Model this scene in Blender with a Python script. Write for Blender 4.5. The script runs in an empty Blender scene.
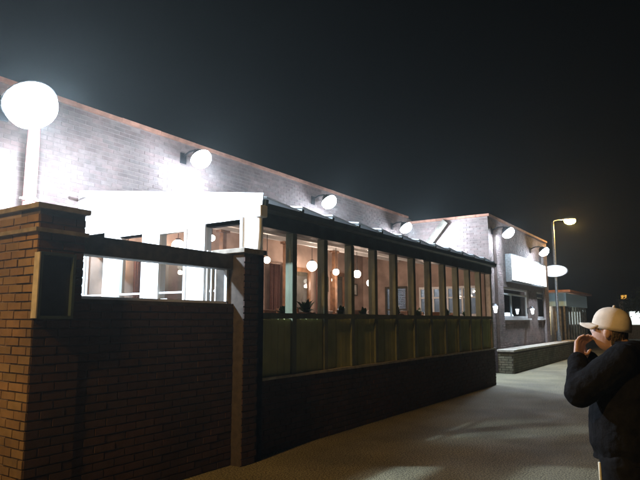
import bpy, bmesh, math, random
from mathutils import Vector, Matrix, Euler
random.seed(7)
R = math.radians
S = bpy.context.scene
COL = S.collection

# ------------------------------------------------------------------ camera, sky, moon, exposure
CAM_H = 1.65; F_PX = 570.0; PITCH = math.atan2(80, 570); YAW = R(34.1)      # street runs along +X, buildings on +Y
cam_d = bpy.data.cameras.new('camera'); cam = bpy.data.objects.new('camera', cam_d); COL.objects.link(cam)
cam_d.sensor_width = 36; cam_d.lens = F_PX/640*36; cam_d.clip_start = .05; cam_d.clip_end = 3000
cam.location = (0, 0, CAM_H); cam.rotation_euler = (R(90)+PITCH, 0, YAW-R(90))
S.camera = cam
w = bpy.data.worlds.new('World'); S.world = w; w.use_nodes = True
nt = w.node_tree; sky = nt.nodes.new('ShaderNodeTexSky'); sky.sky_type = 'NISHITA'; sky.sun_disc = False
sky.sun_elevation = R(-9); sky.sun_rotation = R(200)
nt.links.new(sky.outputs[0], nt.nodes['Background'].inputs[0]); nt.nodes['Background'].inputs[1].default_value = .05
moon_d = bpy.data.lights.new('moon', 'SUN'); moon_d.energy = .004; moon_d.angle = R(.5); moon_d.color = (.8, .88, 1)
moon = bpy.data.objects.new('moon', moon_d); COL.objects.link(moon); moon.rotation_euler = (R(40), 0, R(20))
S.view_settings.view_transform = 'Standard'; S.view_settings.look = 'None'
S.view_settings.exposure = 0; S.view_settings.gamma = 1
S.cycles.max_bounces = 8; S.cycles.volume_bounces = 0; S.cycles.transparent_max_bounces = 16
S.cycles.sample_clamp_indirect = 4; S.cycles.use_denoising = True
S.cycles.caustics_reflective = False; S.cycles.caustics_refractive = False
FLOOD_W = 160

# ------------------------------------------------------------------ a pixel of the 640x480 picture -> a point on a plane
def ray(px, py):
    x, y, z = px-320, 240-py, F_PX
    up = y*math.cos(PITCH)+z*math.sin(PITCH); fw = z*math.cos(PITCH)-y*math.sin(PITCH)
    return Vector((fw*math.cos(YAW)+x*math.sin(YAW), fw*math.sin(YAW)-x*math.cos(YAW), up))
def at(px, py, X=None, Y=None, Z=None):
    d = ray(px, py)
    t = X/d.x if X is not None else Y/d.y if Y is not None else (Z-CAM_H)/d.z
    return Vector((0, 0, CAM_H))+d*t

# ------------------------------------------------------------------ materials
def new_mat(n):
    m = bpy.data.materials.new(n); m.use_nodes = True
    return m, m.node_tree, m.node_tree.nodes['Principled BSDF']
def ramp_noise(nt, scale, c0, c1, detail=6, lo=.35, hi=.65, coord='Object'):
    tc = nt.nodes.new('ShaderNodeTexCoord'); n = nt.nodes.new('ShaderNodeTexNoise'); r = nt.nodes.new('ShaderNodeValToRGB')
    n.inputs['Scale'].default_value = scale; n.inputs['Detail'].default_value = detail
    nt.links.new(tc.outputs[coord], n.inputs['Vector']); nt.links.new(n.outputs[0], r.inputs[0])
    r.color_ramp.elements[0].position = lo; r.color_ramp.elements[1].position = hi
    r.color_ramp.elements[0].color = (*c0, 1); r.color_ramp.elements[1].color = (*c1, 1)
    return r.outputs[0]
def add_bump(nt, b, scale, strength, dist=.01):
    tc = nt.nodes.new('ShaderNodeTexCoord'); n = nt.nodes.new('ShaderNodeTexNoise'); bp = nt.nodes.new('ShaderNodeBump')
    n.inputs['Scale'].default_value = scale; n.inputs['Detail'].default_value = 8
    bp.inputs['Strength'].default_value = strength; bp.inputs['Distance'].default_value = dist
    nt.links.new(tc.outputs['Object'], n.inputs['Vector']); nt.links.new(n.outputs[0], bp.inputs['Height'])
    nt.links.new(bp.outputs[0], b.inputs['Normal'])
def paint(name, c, rough=.5, var=.25, scale=6, metal=0, bump=.15, bscale=60):
    m, nt, b = new_mat(name)
    c0 = tuple(v*(1-var) for v in c); c1 = tuple(min(1, v*(1+var*.5)) for v in c)
    nt.links.new(ramp_noise(nt, scale, c0, c1), b.inputs['Base Color'])
    b.inputs['Roughness'].default_value = rough; b.inputs['Metallic'].default_value = metal
    if bump: add_bump(nt, b, bscale, bump)
    return m
def brick_mat(name, c, rough=.85):
    m, nt, b = new_mat(name)
    at_ = nt.nodes.new('ShaderNodeAttribute'); at_.attribute_name = 'tone'
    mx = nt.nodes.new('ShaderNodeMix'); mx.data_type = 'RGBA'; mx.blend_type = 'MULTIPLY'; mx.inputs[0].default_value = 1
    nt.links.new(ramp_noise(nt, 9, tuple(v*.86 for v in c), tuple(min(1, v*1.08) for v in c)), mx.inputs[6])
    nt.links.new(at_.outputs['Color'], mx.inputs[7])
    m2 = nt.nodes.new('ShaderNodeMix'); m2.data_type = 'RGBA'; m2.blend_type = 'MULTIPLY'; m2.inputs[0].default_value = .8
    nt.links.new(mx.outputs[2], m2.inputs[6]); nt.links.new(ramp_noise(nt, 1.1, (.5, .5, .48), (1.08, 1.06, 1.04), 9, .36, .62), m2.inputs[7])
    nt.links.new(m2.outputs[2], b.inputs['Base Color'])
    b.inputs['Roughness'].default_value = rough; add_bump(nt, b, 70, .4, .006)
    return m
def emis(name, c, s):
    m, nt, b = new_mat(name)
    b.inputs['Base Color'].default_value = (*[min(1, v) for v in c], 1)
    b.inputs['Emission Color'].default_value = (*c, 1); b.inputs['Emission Strength'].default_value = s
    b.inputs['Roughness'].default_value = .3
    return m
def glass_mat(name, tint=(.93, .95, .95), refl=1.0):
    m = bpy.data.materials.new(name); m.use_nodes = True; nt = m.node_tree; nt.nodes.clear()
    o = nt.nodes.new('ShaderNodeOutputMaterial'); t = nt.nodes.new('ShaderNodeBsdfTransparent'); g = nt.nodes.new('ShaderNodeBsdfGlossy')
    lw = nt.nodes.new('ShaderNodeLayerWeight'); pw = nt.nodes.new('ShaderNodeMath'); ma = nt.nodes.new('ShaderNodeMath'); mx = nt.nodes.new('ShaderNodeMixShader')
    lw.inputs[0].default_value = .5; pw.operation = 'POWER'; pw.inputs[1].default_value = 4.5; ma.operation = 'MULTIPLY_ADD'; ma.inputs[1].default_value = .6; ma.inputs[2].default_value = .025
    t.inputs[0].default_value = (*tint, 1); g.inputs['Roughness'].default_value = .03; g.inputs[0].default_value = (refl, refl, refl, 1)
    nt.links.new(lw.outputs['Facing'], pw.inputs[0]); nt.links.new(pw.outputs[0], ma.inputs[0]); nt.links.new(ma.outputs[0], mx.inputs[0])
    nt.links.new(t.outputs[0], mx.inputs[1]); nt.links.new(g.outputs[0], mx.inputs[2])
    nt.links.new(mx.outputs[0], o.inputs[0]); return m
def translucent_mat(name, c):
    m = bpy.data.materials.new(name); m.use_nodes = True; nt = m.node_tree; nt.nodes.clear()
    o = nt.nodes.new('ShaderNodeOutputMaterial'); t = nt.nodes.new('ShaderNodeBsdfTranslucent'); g = nt.nodes.new('ShaderNodeBsdfPrincipled')
    mx = nt.nodes.new('ShaderNodeMixShader'); mx.inputs[0].default_value = .35
    t.inputs[0].default_value = (*c, 1); g.inputs[0].default_value = (*c, 1); g.inputs['Roughness'].default_value = .35
    nt.links.new(g.outputs[0], mx.inputs[1]); nt.links.new(t.outputs[0], mx.inputs[2]); nt.links.new(mx.outputs[0], o.inputs[0]); return m
M = dict(
    brick=brick_mat('pinkish brick', (.27, .20, .185)), brick_dark=brick_mat('dark red brick', (.075, .038, .03)),
    brick_low=brick_mat('olive grey brick', (.21, .19, .13)), stone_dark=paint('weathered stone', (.24, .21, .17), .9, .35, 9), brick_lamplit=brick_mat('lamplit brick', (.27, .17, .08)), mortar=paint('mortar', (.25, .195, .175), .95, .15, 12),
    mortar_dark=paint('dark mortar', (.07, .055, .045), .95, .3, 12),
    coping=paint('terracotta coping', (.42, .20, .13), .8), stone=paint('pale stone coping', (.52, .47, .40), .85, .25, 9),
    white=paint('white paint', (.80, .80, .80), .45, .08, 3, bump=.08), olive=paint('olive grey paint', (.17, .18, .11), .55, .2, 5),
    panel=paint('olive boarding paint', (.46, .46, .20), .9, .15, 3), teal=paint('dark teal metal', (.05, .075, .075), .45, .3, 5), darkwood=paint('dark stained timber', (.06, .05, .03), .6, .4, 10),
    black=paint('black metal', (.03, .03, .032), .45, .3, 8), grey=paint('galvanised steel', (.30, .31, .31), .5, .25, 14, .6),
    redpipe=paint('pink red pipe paint', (.62, .26, .24), .5, .12), plaster=paint('cream plaster', (.42, .31, .255), .9, .3, 2.5),
    ceiling=paint('pale ceiling', (.62, .58, .55), .7, .12, 4), floor=paint('brown carpet', (.12, .06, .04), .95, .3, 20),
    wood=paint('brown varnished wood', (.20, .10, .05), .4, .4, 9), seatred=paint('reddish brown cloth', (.10, .04, .03), .9, .3, 30),
    leaf=paint('plant leaf', (.05, .10, .03), .5, .4, 8), pot=paint('clay pot', (.30, .14, .08), .85),
    roofpanel=translucent_mat('white polycarbonate sheet', (.85, .87, .88)), glass=glass_mat('window glass'),
    dimglass=glass_mat('dusty window glass', (.75, .8, .82)), slate=paint('grey roof felt', (.10, .10, .10), .9),
    flood=emis('floodlight lens', (.66, .82, 1.0), 260), globe=emis('lit opal globe', (1, .86, .74), 9),
    sign=emis('backlit white sign', (1, .98, .95), 2.2), oval=emis('backlit oval sign', (.92, .96, 1.0), .9),
    sodium=emis('sodium lamp lens', (1, .58, .16), 160), lantern=emis('lit wall lantern glass', (.9, .95, 1), 7),
    fascia=emis('backlit kiosk fascia', (.45, .66, .75), .03), amber=emis('amber lit sign', (1, .5, .08), .8), farwin=emis('lit far window', (.9, 1, .95), 1.3),
    warmwin=emis('warm lit window', (1, .72, .35), .35),
    jacket=paint('black jacket cloth', (.008, .008, .009), .95, .4, 15, bump=.6, bscale=45), trouser=paint('black trouser cloth', (.010, .010, .011), .95, .3, 20, bump=.4, bscale=40),
    stripe=paint('pale piping', (.70, .66, .50), .7, .1), cap=paint('beige cotton cap', (.66, .58, .49), .9, .12, 20, bump=.2, bscale=220),
    skin=paint('skin', (.50, .30, .22), .55, .12, 12, bump=.15, bscale=120), hair=paint('grey brown hair', (.10, .075, .05), .8, .5, 60, bump=.6, bscale=150),
    eye=paint('eye white', (.7, .7, .68), .2, .05), shoe=paint('black shoe leather', (.02, .02, .02), .4), bark=paint('bark', (.09, .065, .045), .9, .4, 10),
    leaf2=paint('tree leaf', (.055, .085, .03), .6, .4, 4), paper=paint('printed paper', (.7, .68, .62), .8, .2, 14),
)
M['panel'].node_tree.nodes['Principled BSDF'].inputs['Specular IOR Level'].default_value = .15
for k_ in ('jacket', 'trouser'): M[k_].node_tree.nodes['Principled BSDF'].inputs['Specular IOR Level'].default_value = .08
def ground_mat(name, c, joints=True):
    m, nt, b = new_mat(name)
    mx = nt.nodes.new('ShaderNodeMix'); mx.data_type = 'RGBA'; mx.blend_type = 'MULTIPLY'; mx.inputs[0].default_value = .8
    nt.links.new(ramp_noise(nt, 55, tuple(v*.35 for v in c), tuple(v*1.45 for v in c), 4, .42, .58), mx.inputs[6])
    nt.links.new(ramp_noise(nt, .9, (.55, .55, .55), (1.1, 1.1, 1.1), 8), mx.inputs[7])
    nt.links.new(mx.outputs[2], b.inputs['Base Color']); add_bump(nt, b, 110, .7, .012)
    rr = nt.nodes.new('ShaderNodeMapRange'); tc = nt.nodes.new('ShaderNodeTexCoord'); n = nt.nodes.new('ShaderNodeTexNoise')
    n.inputs['Scale'].default_value = 1.6; nt.links.new(tc.outputs['Object'], n.inputs['Vector'])
    nt.links.new(n.outputs[0], rr.inputs[0]); rr.inputs[3].default_value = .55; rr.inputs[4].default_value = .9
    nt.links.new(rr.outputs[0], b.inputs['Roughness'])
    return m
M['paving'] = ground_mat('footway asphalt', (.28, .25, .155)); M['asphalt'] = ground_mat('road asphalt', (.06, .058, .055))
M['kerb'] = paint('kerb granite', (.32, .31, .29), .85, .3, 30)
M['yard'] = ground_mat('yard paving', (.22, .20, .18))

# ------------------------------------------------------------------ mesh helpers
def box(bm, a, b, rot=None, piv=None):
    x0, y0, z0 = a; x1, y1, z1 = b
    v = [Vector(p) for p in ((x0,y0,z0),(x1,y0,z0),(x1,y1,z0),(x0,y1,z0),(x0,y0,z1),(x1,y0,z1),(x1,y1,z1),(x0,y1,z1))]
    if rot is not None: v = [piv+rot@(p-piv) for p in v]
    v = [bm.verts.new(p) for p in v]
    for f in ((0,3,2,1),(4,5,6,7),(0,1,5,4),(1,2,6,5),(2,3,7,6),(3,0,4,7)): bm.faces.new([v[i] for i in f])
def tube(bm, pts, rad, seg=12, cap=True):
    pts = [Vector(p) for p in pts]; rad = rad if isinstance(rad, (list, tuple)) else [rad]*len(pts)
    rings = []; pu = None
    for i, p in enumerate(pts):
        d = (pts[min(i+1, len(pts)-1)]-pts[max(i-1, 0)]).normalized()
        if pu is None: u = d.orthogonal().normalized()
        else:
            u = pu-d*pu.dot(d); u = u.normalized() if u.length > 1e-5 else d.orthogonal().normalized()
        pu = u; v = d.cross(u)
        rings.append([bm.verts.new(p+(u*math.cos(t)+v*math.sin(t))*rad[i]) for t in [2*math.pi*k/seg for k in range(seg)]])
    for a, b in zip(rings, rings[1:]):
        for k in range(seg): bm.faces.new((a[k], a[(k+1) % seg], b[(k+1) % seg], b[k]))
    if cap: bm.faces.new(rings[0][::-1]); bm.faces.new(rings[-1])
def lathe(bm, prof, seg=20, mat=Matrix(), sx=1, sy=1, caps=True):
    rings = []
    for r, z in prof: rings.append([bm.verts.new(mat@Vector((r*sx*math.cos(2*math.pi*k/seg), r*sy*math.sin(2*math.pi*k/seg), z))) for k in range(seg)])
    for a, b in zip(rings, rings[1:]):
        for k in range(seg): bm.faces.new((a[k], a[(k+1) % seg], b[(k+1) % seg], b[k]))
    if not caps: return
    if prof[0][0] > 1e-4: bm.faces.new(rings[0][::-1])
    if prof[-1][0] > 1e-4: bm.faces.new(rings[-1])
def ball(bm, c, r, seg=16, rings=10, sc=(1, 1, 1)):
    bmesh.ops.create_uvsphere(bm, u_segments=seg, v_segments=rings, radius=1, matrix=Matrix.Translation(c)@Matrix.Diagonal((r*sc[0], r*sc[1], r*sc[2], 1)))
def obj(name, bm, mat, parent=None, smooth=False, bevel=0):
    bmesh.ops.recalc_face_normals(bm, faces=bm.faces[:])
    if bevel: bmesh.ops.bevel(bm, geom=bm.edges[:], offset=bevel, segments=1, affect='EDGES', profile=.5)
    me = bpy.data.meshes.new(name); bm.to_mesh(me); bm.free()
    me.materials.append(M[mat] if isinstance(mat, str) else mat)
    o = bpy.data.objects.new(name, me); COL.objects.link(o)
    if smooth: me.polygons.foreach_set('use_smooth', [True]*len(me.polygons))
    if parent: o.parent = parent; o.matrix_parent_inverse = parent.matrix_world.inverted() if parent.type == 'MESH' else Matrix.Translation(-parent.location)
    return o
def boxes(name, mat, parent, *bs, bevel=0):
    bm = bmesh.new()
    for a, b in bs: box(bm, a, b)
    return obj(name, bm, mat, parent, bevel=bevel)
def local(name, bm, mat, parent, **k):           # geometry already in the parent's own coordinates
    o = obj(name, bm, mat, None, **k); o.parent = parent; return o
def tag(o, label, cat, group=None, kind=None):
    if label: o['label'] = label
    if cat: o['category'] = cat
    if group: o['group'] = group
    if kind: o['kind'] = kind
    return o
def thing(name, loc, label, cat, group=None, rz=0):
    o = bpy.data.objects.new(name, None); COL.objects.link(o); o.location = loc; o.rotation_euler = (0, 0, rz); o.empty_display_size = .2
    return tag(o, label, cat, group)
def copy_tree(o, parent=None):
    c = o.copy(); COL.objects.link(c)
    if parent: c.parent = parent
    for ch in list(o.children): copy_tree(ch, c)
    return c
def bricks(name, mat, parent, p0, du, length, z0, z1, n, holes=(), depth=.012, seed=1):
    """real bricks in running bond, proud of the mortar face; du = along the wall, n = outward; holes = (u0,u1,z0,z1)"""
    rnd = random.Random(seed); p0 = Vector(p0); du = Vector(du); n = Vector(n); bm = bmesh.new(); lay = bm.loops.layers.float_color.new('tone')
    L, H, J = .215, .065, .010; c = 0; z = z0+J
    while z+H < z1+.001:
        u = -(L+J)/2*(c % 2)
        while u < length:
            a, b = max(u, 0), min(u+L, length)
            if b-a > .04 and not any(a < h[1] and b > h[0] and z < h[3] and z+H > h[2] for h in holes):
                d = depth+rnd.uniform(-.003, .004); t = rnd.uniform(.82, 1.1); tr = rnd.uniform(.94, 1.06)
                v = [bm.verts.new(p0+du*uu+n*dd+Vector((0, 0, zz))) for dd in (-.01, d) for uu, zz in ((a+rnd.uniform(0, .004), z+rnd.uniform(0, .004)), (b-rnd.uniform(0, .004), z+rnd.uniform(0, .004)), (b-rnd.uniform(0, .004), z+H-rnd.uniform(0, .004)), (a+rnd.uniform(0, .004), z+H-rnd.uniform(0, .004)))]
                for f in ((4,5,6,7), (0,1,5,4), (1,2,6,5), (2,3,7,6), (3,0,4,7)):
                    fc = bm.faces.new([v[i] for i in f])
                    for l in fc.loops: l[lay] = (t, t*tr, t*tr, 1)
            u += L+J
        z += H+J; c += 1
    o = obj(name, bm, mat, parent); o['kind'] = 'stuff'; return o

# ------------------------------------------------------------------ measured set-out (metres)
YF = 4.67                       # plane of the yard wall and of the conservatory front
CX0, CX1 = 5.52, 14.86          # conservatory ends
YM = 8.57                       # main wall
HM = 5.2                        # main wall height
WX0, WX1, WY, HW = 18.2, 26.3, 5.74, 5.0
PX0 = 2.63                      # outer corner of the yard wall
NB = 12; BAY = (CX1-CX0)/NB
ZB, ZS = .90, 1.67              # top of the base wall, top of the dado
def roof_z(y): return 3.14+(y-YF)*(3.73-3.20)/(YM-YF)

# ------------------------------------------------------------------ ground, road, pavement
bm = bmesh.new(); bmesh.ops.create_grid(bm, x_segments=1, y_segments=1, size=1500, matrix=Matrix.Translation((0, 0, -.13)))
tag(obj('ground', bm, 'asphalt'), None, None, kind='structure')
tag(boxes('pavement', 'paving', None, ((-40, -1.6, -.2), (120, 60, 0))), None, None, kind='structure')
kb = tag(boxes('kerb', 'kerb', None, *[((x, -1.75, -.25), (x+.905, -1.603, .004)) for x in [i*.915-20 for i in range(80)]]), None, None, kind='structure')

# ------------------------------------------------------------------ pub building: main block and projecting wing
pub = thing('pub_building', (12, YM, 0), 'flat-roofed pinkish brick building with terracotta parapet coping and projecting wing', 'building')
boxes('main_wall', 'mortar', pub, ((-1, YM, 0), (WX0+.3, YM+.3, HM)), ((-1, YM+.3, 0), (-.7, 16, HM)))
bricks('brickwork', 'brick', pub, (-1, YM, 0), (1, 0, 0), WX0+1, 0, HM, (0, -1, 0), holes=((CX0+1.05, CX1+1, 0, 3.5),), depth=.005, seed=2)
for x in [-1+i*.9 for i in range(22)]:
    if x < WX0-.2: boxes('coping_stone', 'coping', pub, ((x, YM-.06, HM+random.uniform(.001, .006)), (min(x+.892, WX0-.06), YM+.36, HM+.07+random.uniform(-.004, .004))))
wl = boxes('wing_wall', 'mortar', pub, ((WX0, WY+.3, 0), (WX0+.3, 16, HW)), ((WX1-.3, WY+.3, 0), (WX1, 16, HW)), ((WX0, 15.7, 0), (WX1, 16, HM-.3)))
# wing front with two window openings
P = lambda px, py: at(px, py, Y=WY)
wa0, wa1 = P(499, 300).x, P(528.5, 300).x; wb0, wb1 = P(537, 300).x, P(546, 300).x
wz0, wz1 = 1.72, 2.78
boxes('wing_front_wall', 'mortar', pub, ((WX0, WY, 0), (WX1, WY+.3, wz0)), ((WX0, WY, wz1), (WX1, WY+.3, HW)), ((WX0, WY, wz0), (wa0, WY+.3, wz1)), ((wa1, WY, wz0), (wb0, WY+.3, wz1)), ((wb1, WY, wz0), (WX1, WY+.3, wz1)))
bricks('brickwork', 'brick', pub, (WX0, WY, 0), (1, 0, 0), WX1-WX0, 0, HW, (0, -1, 0), holes=((wa0-WX0-.06, wa1-WX0+.06, wz0-.08, wz1+.1), (wb0-WX0-.06, wb1-WX0+.06, wz0-.08, wz1+.1)), depth=.005, seed=3)
bricks('brickwork', 'brick', pub, (WX0, YM, 0), (0, -1, 0), YM-WY+.012, 0, HW, (-1, 0, 0), depth=.005, seed=4)
for i in range(9): boxes('coping_stone', 'coping', pub, ((WX0-.06+i*.9, WY-.07, HW+random.uniform(.001, .006)), (WX0-.06+i*.9+.892, WY+.36, HW+.08+random.uniform(-.004, .004))))
for i in range(4): boxes('coping_stone', 'coping', pub, ((WX0-.06, WY+.368+i*.69, HW+.002), (WX0+.36, WY+.368+i*.69+.682, HW+.08+random.uniform(-.004, .004))))
boxes('flat_roof', 'slate', pub, ((-.7, YM+.3, HM-.5), (WX0, 15.9, HM-.35)), ((WX0+.3, WY+.3, HW-.5), (WX1-.3, 15.7, HW-.35)))
for x in (P(496.5, 300).x-.15, WX1-1.15):       # brick pilasters under the two wing lamps
    a = x if x > WX0 else WX0+.2
    pil = boxes('pilaster', 'mortar', pub, ((a, WY-.10, 0), (a+.62, WY-.02, HW-.35)))
    bricks('pilaster_brickwork', 'brick', pil, (a, WY-.10, 0), (1, 0, 0), .62, 0, HW-.36, (0, -1, 0), seed=int(a*9))
# raking band on the side wall of the wing
p1 = at(446, 221.5, X=WX0-.06); p2 = at(424, 251, X=WX0-.06); d = p2-p1
bm = bmesh.new(); ang = math.atan2(d.z, d.y); mid = (p1+p2)/2
box(bm, (WX0-.14, mid.y-d.length/2, mid.z-.11), (WX0-.014, mid.y+d.length/2, mid.z+.11), Matrix.Rotation(ang, 3, 'X'), mid)
obj('raking_band', bm, 'stone_dark', pub)
def sash(parent, x0, x1, z0, z1, y, mull=(), sill=True, trans=None, gl='dimglass', depth=.07):
    fr = boxes('window', 'white', parent, ((x0, y, z0), (x0+.06, y+depth, z1)), ((x1-.06, y, z0), (x1, y+depth, z1)), ((x0+.06, y, z1-.06), (x1-.06, y+depth, z1)), ((x0+.06, y, z0), (x1-.06, y+depth, z0+.07)))
    for m_ in mull: boxes('mullion', 'white', fr, ((m_-.03, y+.005, z0+.07), (m_+.03, y+depth-.005, (trans or z1-.06))))
    if trans: boxes('transom', 'white', fr, ((x0+.06, y+.004, trans), (x1-.06, y+depth-.004, trans+.06)))
    if sill: boxes('window_sill', 'white', fr, ((x0-.05, y-.13, z0-.07), (x1+.05, y+.02, z0-.004)))
    edges = [x0+.06]+[m_ for m_ in mull]+[x1-.06]
    for a, b in zip(edges, edges[1:]):
        boxes('pane', gl, fr, ((a+.031, y+.03, z0+.07), (b-.031, y+.036, (trans or z1-.06))))
    return fr
sash(pub, wa0, wa1, wz0, wz1, WY+.05, mull=(P(513, 300).x,), trans=wz1-.26)
sash(pub, wb0, wb1, wz0, wz1, WY+.05, trans=wz1-.26)
boxes('interior_floor', 'floor', pub, ((WX0+.3, WY+.3, .7), (WX1-.3, 12, .8)))
boxes('interior_wall', 'plaster', pub, ((WX0+.3, 9.0, .8), (WX1-.3, 9.1, 4.4)))
# thick pink post standing in the yard; it carries the brightest floodlight
YP = 7.7; pp = at(30, 190, Y=YP); zl = at(28, 104, Y=YP-.8).z
post = thing('lamp_post', (pp.x, YP, 0), 'thick pink painted steel post rising behind the yard wall pier', 'post')
bm = bmesh.new(); tube(bm, [(pp.x, YP, 0), (pp.x, YP, zl+.3)], .082, 18); obj('shaft', bm, 'redpipe', post, True)
for z in (1.2, at(30, 201, Y=YP).z): 
    bm = bmesh.new(); tube(bm, [(pp.x, YP, z), (pp.x, YP, z+.045)], .098, 18); box(bm, (pp.x-.13, YP-.02, z+.01), (pp.x+.13, YP+.02, z+.035)); obj('collar', bm, 'white', post)
bm = bmesh.new(); lathe(bm, [(.09, zl+.301), (.09, zl+.33), (0, zl+.36)], 18, Matrix.Translation((pp.x, YP, 0))); obj('cap', bm, 'redpipe', post)
boxes('base_plate', 'grey', post, ((pp.x-.16, YP-.16, .001), (pp.x+.16, YP+.16, .02)))

# ------------------------------------------------------------------ sign panel and terrace wall on the wing
s0, s1 = P(505.5, 266), P(540, 266); sg = thing('wall_sign', ((s0.x+s1.x)/2, WY-.1, P(505, 279).z), 'blank glowing white sign panel on the front of the brick wing', 'sign')
z0, z1 = P(506, 280).z, P(506, 256).z
boxes('face', 'sign', sg, ((s0.x, WY-.22, z0), (s1.x, WY-.19, z1)))
boxes('frame', 'grey', sg, ((s0.x-.05, WY-.215, z1+.002), (s1.x+.05, WY-.012, z1+.06)), ((s0.x-.05, WY-.215, z0-.06), (s1.x+.05, WY-.012, z0-.002)), ((s0.x-.05, WY-.215, z0), (s0.x-.002, WY-.012, z1)), ((s1.x+.002, WY-.215, z0), (s1.x+.05, WY-.012, z1)), ((s0.x, WY-.188, z0), (s1.x, WY-.03, z1)))
tw = thing('terrace_wall', (23, 5.3, 0), 'low dark brick wall with pale coping in front of the wing', 'wall')
boxes('core', 'mortar_dark', tw, ((WX0+.1, 5.15, 0), (28.9, 5.62, .66)))
bricks('brickwork', 'brick_low', tw, (WX0+.1, 5.15, 0), (1, 0, 0), 10.6, 0, .66, (0, -1, 0), seed=5)
bricks('brickwork', 'brick_low', tw, (WX0+.1, 5.62, 0), (0, -1, 0), .47, 0, .66, (-1, 0, 0), seed=6)
for i in range(9): boxes('coping_stone', 'stone', tw, ((WX0+.04+i*1.207, 5.09, .662), (WX0+.04+i*1.207+1.2, 5.625, .73)), bevel=.008)

# ------------------------------------------------------------------ yard wall with its screen opening
yw = thing('yard_wall', (4, YF, 0), 'tall dark brick yard wall with a wide framed opening under its top beam', 'wall')
pe = 3.06; qx = 5.08; QX1 = at(258.5, 300, Y=YF-.155).x; zo0, zo1, zt = 1.87, 2.25, 2.43; ZU = 2.60
boxes('pier', 'mortar_dark', yw, ((PX0, YF, 0), (pe, YF+.3, ZU)))
bricks('pier_brickwork', 'brick_dark', yw, (PX0, YF, 0), (1, 0, 0), pe-PX0, 0, ZU, (0, -1, 0), seed=7)
boxes('return_wall', 'mortar', yw, ((PX0, YF+.302, 0), (PX0+.25, YM-.02, ZU)))
bricks('return_brickwork', 'brick_lamplit', yw, (PX0, YM-.02, 0), (0, -1, 0), YM-YF-.01, 0, ZU, (-1, 0, 0), seed=8)  # lamp-facing side: the street lamp's orange light is put into the brick colour
boxes('lower_wall', 'mortar_dark', yw, ((pe, YF+.02, 0), (qx, YF+.26, zo0-.03)))
bricks('wall_brickwork', 'brick_dark', yw, (pe, YF+.02, 0), (1, 0, 0), qx-pe, 0, zo0-.03, (0, -1, 0), seed=9)
boxes('end_pier', 'mortar_dark', yw, ((qx, YF-.14, 0), (CX0-.07, YF+.3, 2.44)), ((CX0-.07, YF-.14, 0), (QX1, YF-.034, 2.44)))
bricks('pier_brickwork', 'brick_dark', yw, (qx, YF-.14, 0), (1, 0, 0), QX1-qx, 0, 2.44, (0, -1, 0), seed=10)
boxes('pier_cap', 'stone_dark', yw, ((qx-.05, YF-.19, 2.442), (CX0-.075, YF+.34, 2.50)), ((CX0-.075, YF-.19, 2.442), (QX1+.04, YF-.034, 2.50)), bevel=.006)
boxes('top_beam', 'darkwood', yw, ((pe+.003, YF+.03, zo1), (qx-.003, YF+.2, zt)), bevel=.006)
boxes('string_course', 'stone_dark', yw, ((PX0-.05, YF-.045, zt-.035), (pe+.02, YF-.016, zt+.0)), ((PX0-.05, YF-.016, zt-.035), (PX0-.016, YM-.03, zt)))
boxes('wall_top', 'stone_dark', yw, ((PX0-.04, YF-.04, ZU+.001), (pe+.03, YF+.34, ZU+.045)), ((PX0-.04, YF+.34, ZU+.001), (PX0+.29, YM-.03, ZU+.045)))
fr = boxes('opening_frame', 'white', yw, ((pe+.002, YF+.10, zo0), (pe+.03, YF+.14, zo1-.002)), ((qx-.035, YF+.10, zo0), (qx-.002, YF+.14, zo1-.002)), ((pe+.03, YF+.10, zo0-.028), (qx-.035, YF+.14, zo0)))
boxes('pane', 'glass', fr, ((pe+.03, YF+.115, zo0), (qx-.035, YF+.121, zo1-.002)))
nx0, nx1 = at(36, 290, Y=YF-.05).x, at(72, 290, Y=YF-.05).x
nb = thing('notice_case', ((nx0+nx1)/2, YF-.03, 1.66), 'shallow dark notice case with a raised frame on the brick pier', 'notice board')
boxes('back', 'black', nb, ((nx0+.02, YF-.05, 1.68), (nx1-.02, YF-.014, 2.2)))
boxes('frame', 'teal', nb, ((nx0, YF-.09, 1.66), (nx0+.025, YF-.014, 2.22)), ((nx1-.025, YF-.09, 1.66), (nx1, YF-.014, 2.22)), ((nx0+.025, YF-.088, 1.66), (nx1-.025, YF-.014, 1.685)), ((nx0+.025, YF-.088, 2.195), (nx1-.025, YF-.014, 2.22)))
boxes('lit_edge', 'stone', nb, ((nx0-.012, YF-.092, 1.665), (nx0-.001, YF-.014, 2.215)))  # pale strip, street light on the case's left edge put in as colour
pl0, pl1 = at(209, 258, Y=YF+.4).x, at(234, 258, Y=YF+.4).x
tr = thing('slatted_rack', ((pl0+pl1)/2, YF+.4, 0), 'white slatted rack standing behind the yard wall beam', 'rack')
zt0, zt1 = 1.0, at(220, 252, Y=YF+.4).z
n = 7
for i in range(n):
    x = pl0+(pl1-pl0)*i/(n-1); boxes('slat', 'white', tr, ((x-.02, YF+.4, .0), (x+.02, YF+.42, zt1)))
for z in (zt1-.09, .5): boxes('rail', 'white', tr, ((pl0-.02, YF+.421, z), (pl1+.02, YF+.44, z+.05)))

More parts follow.
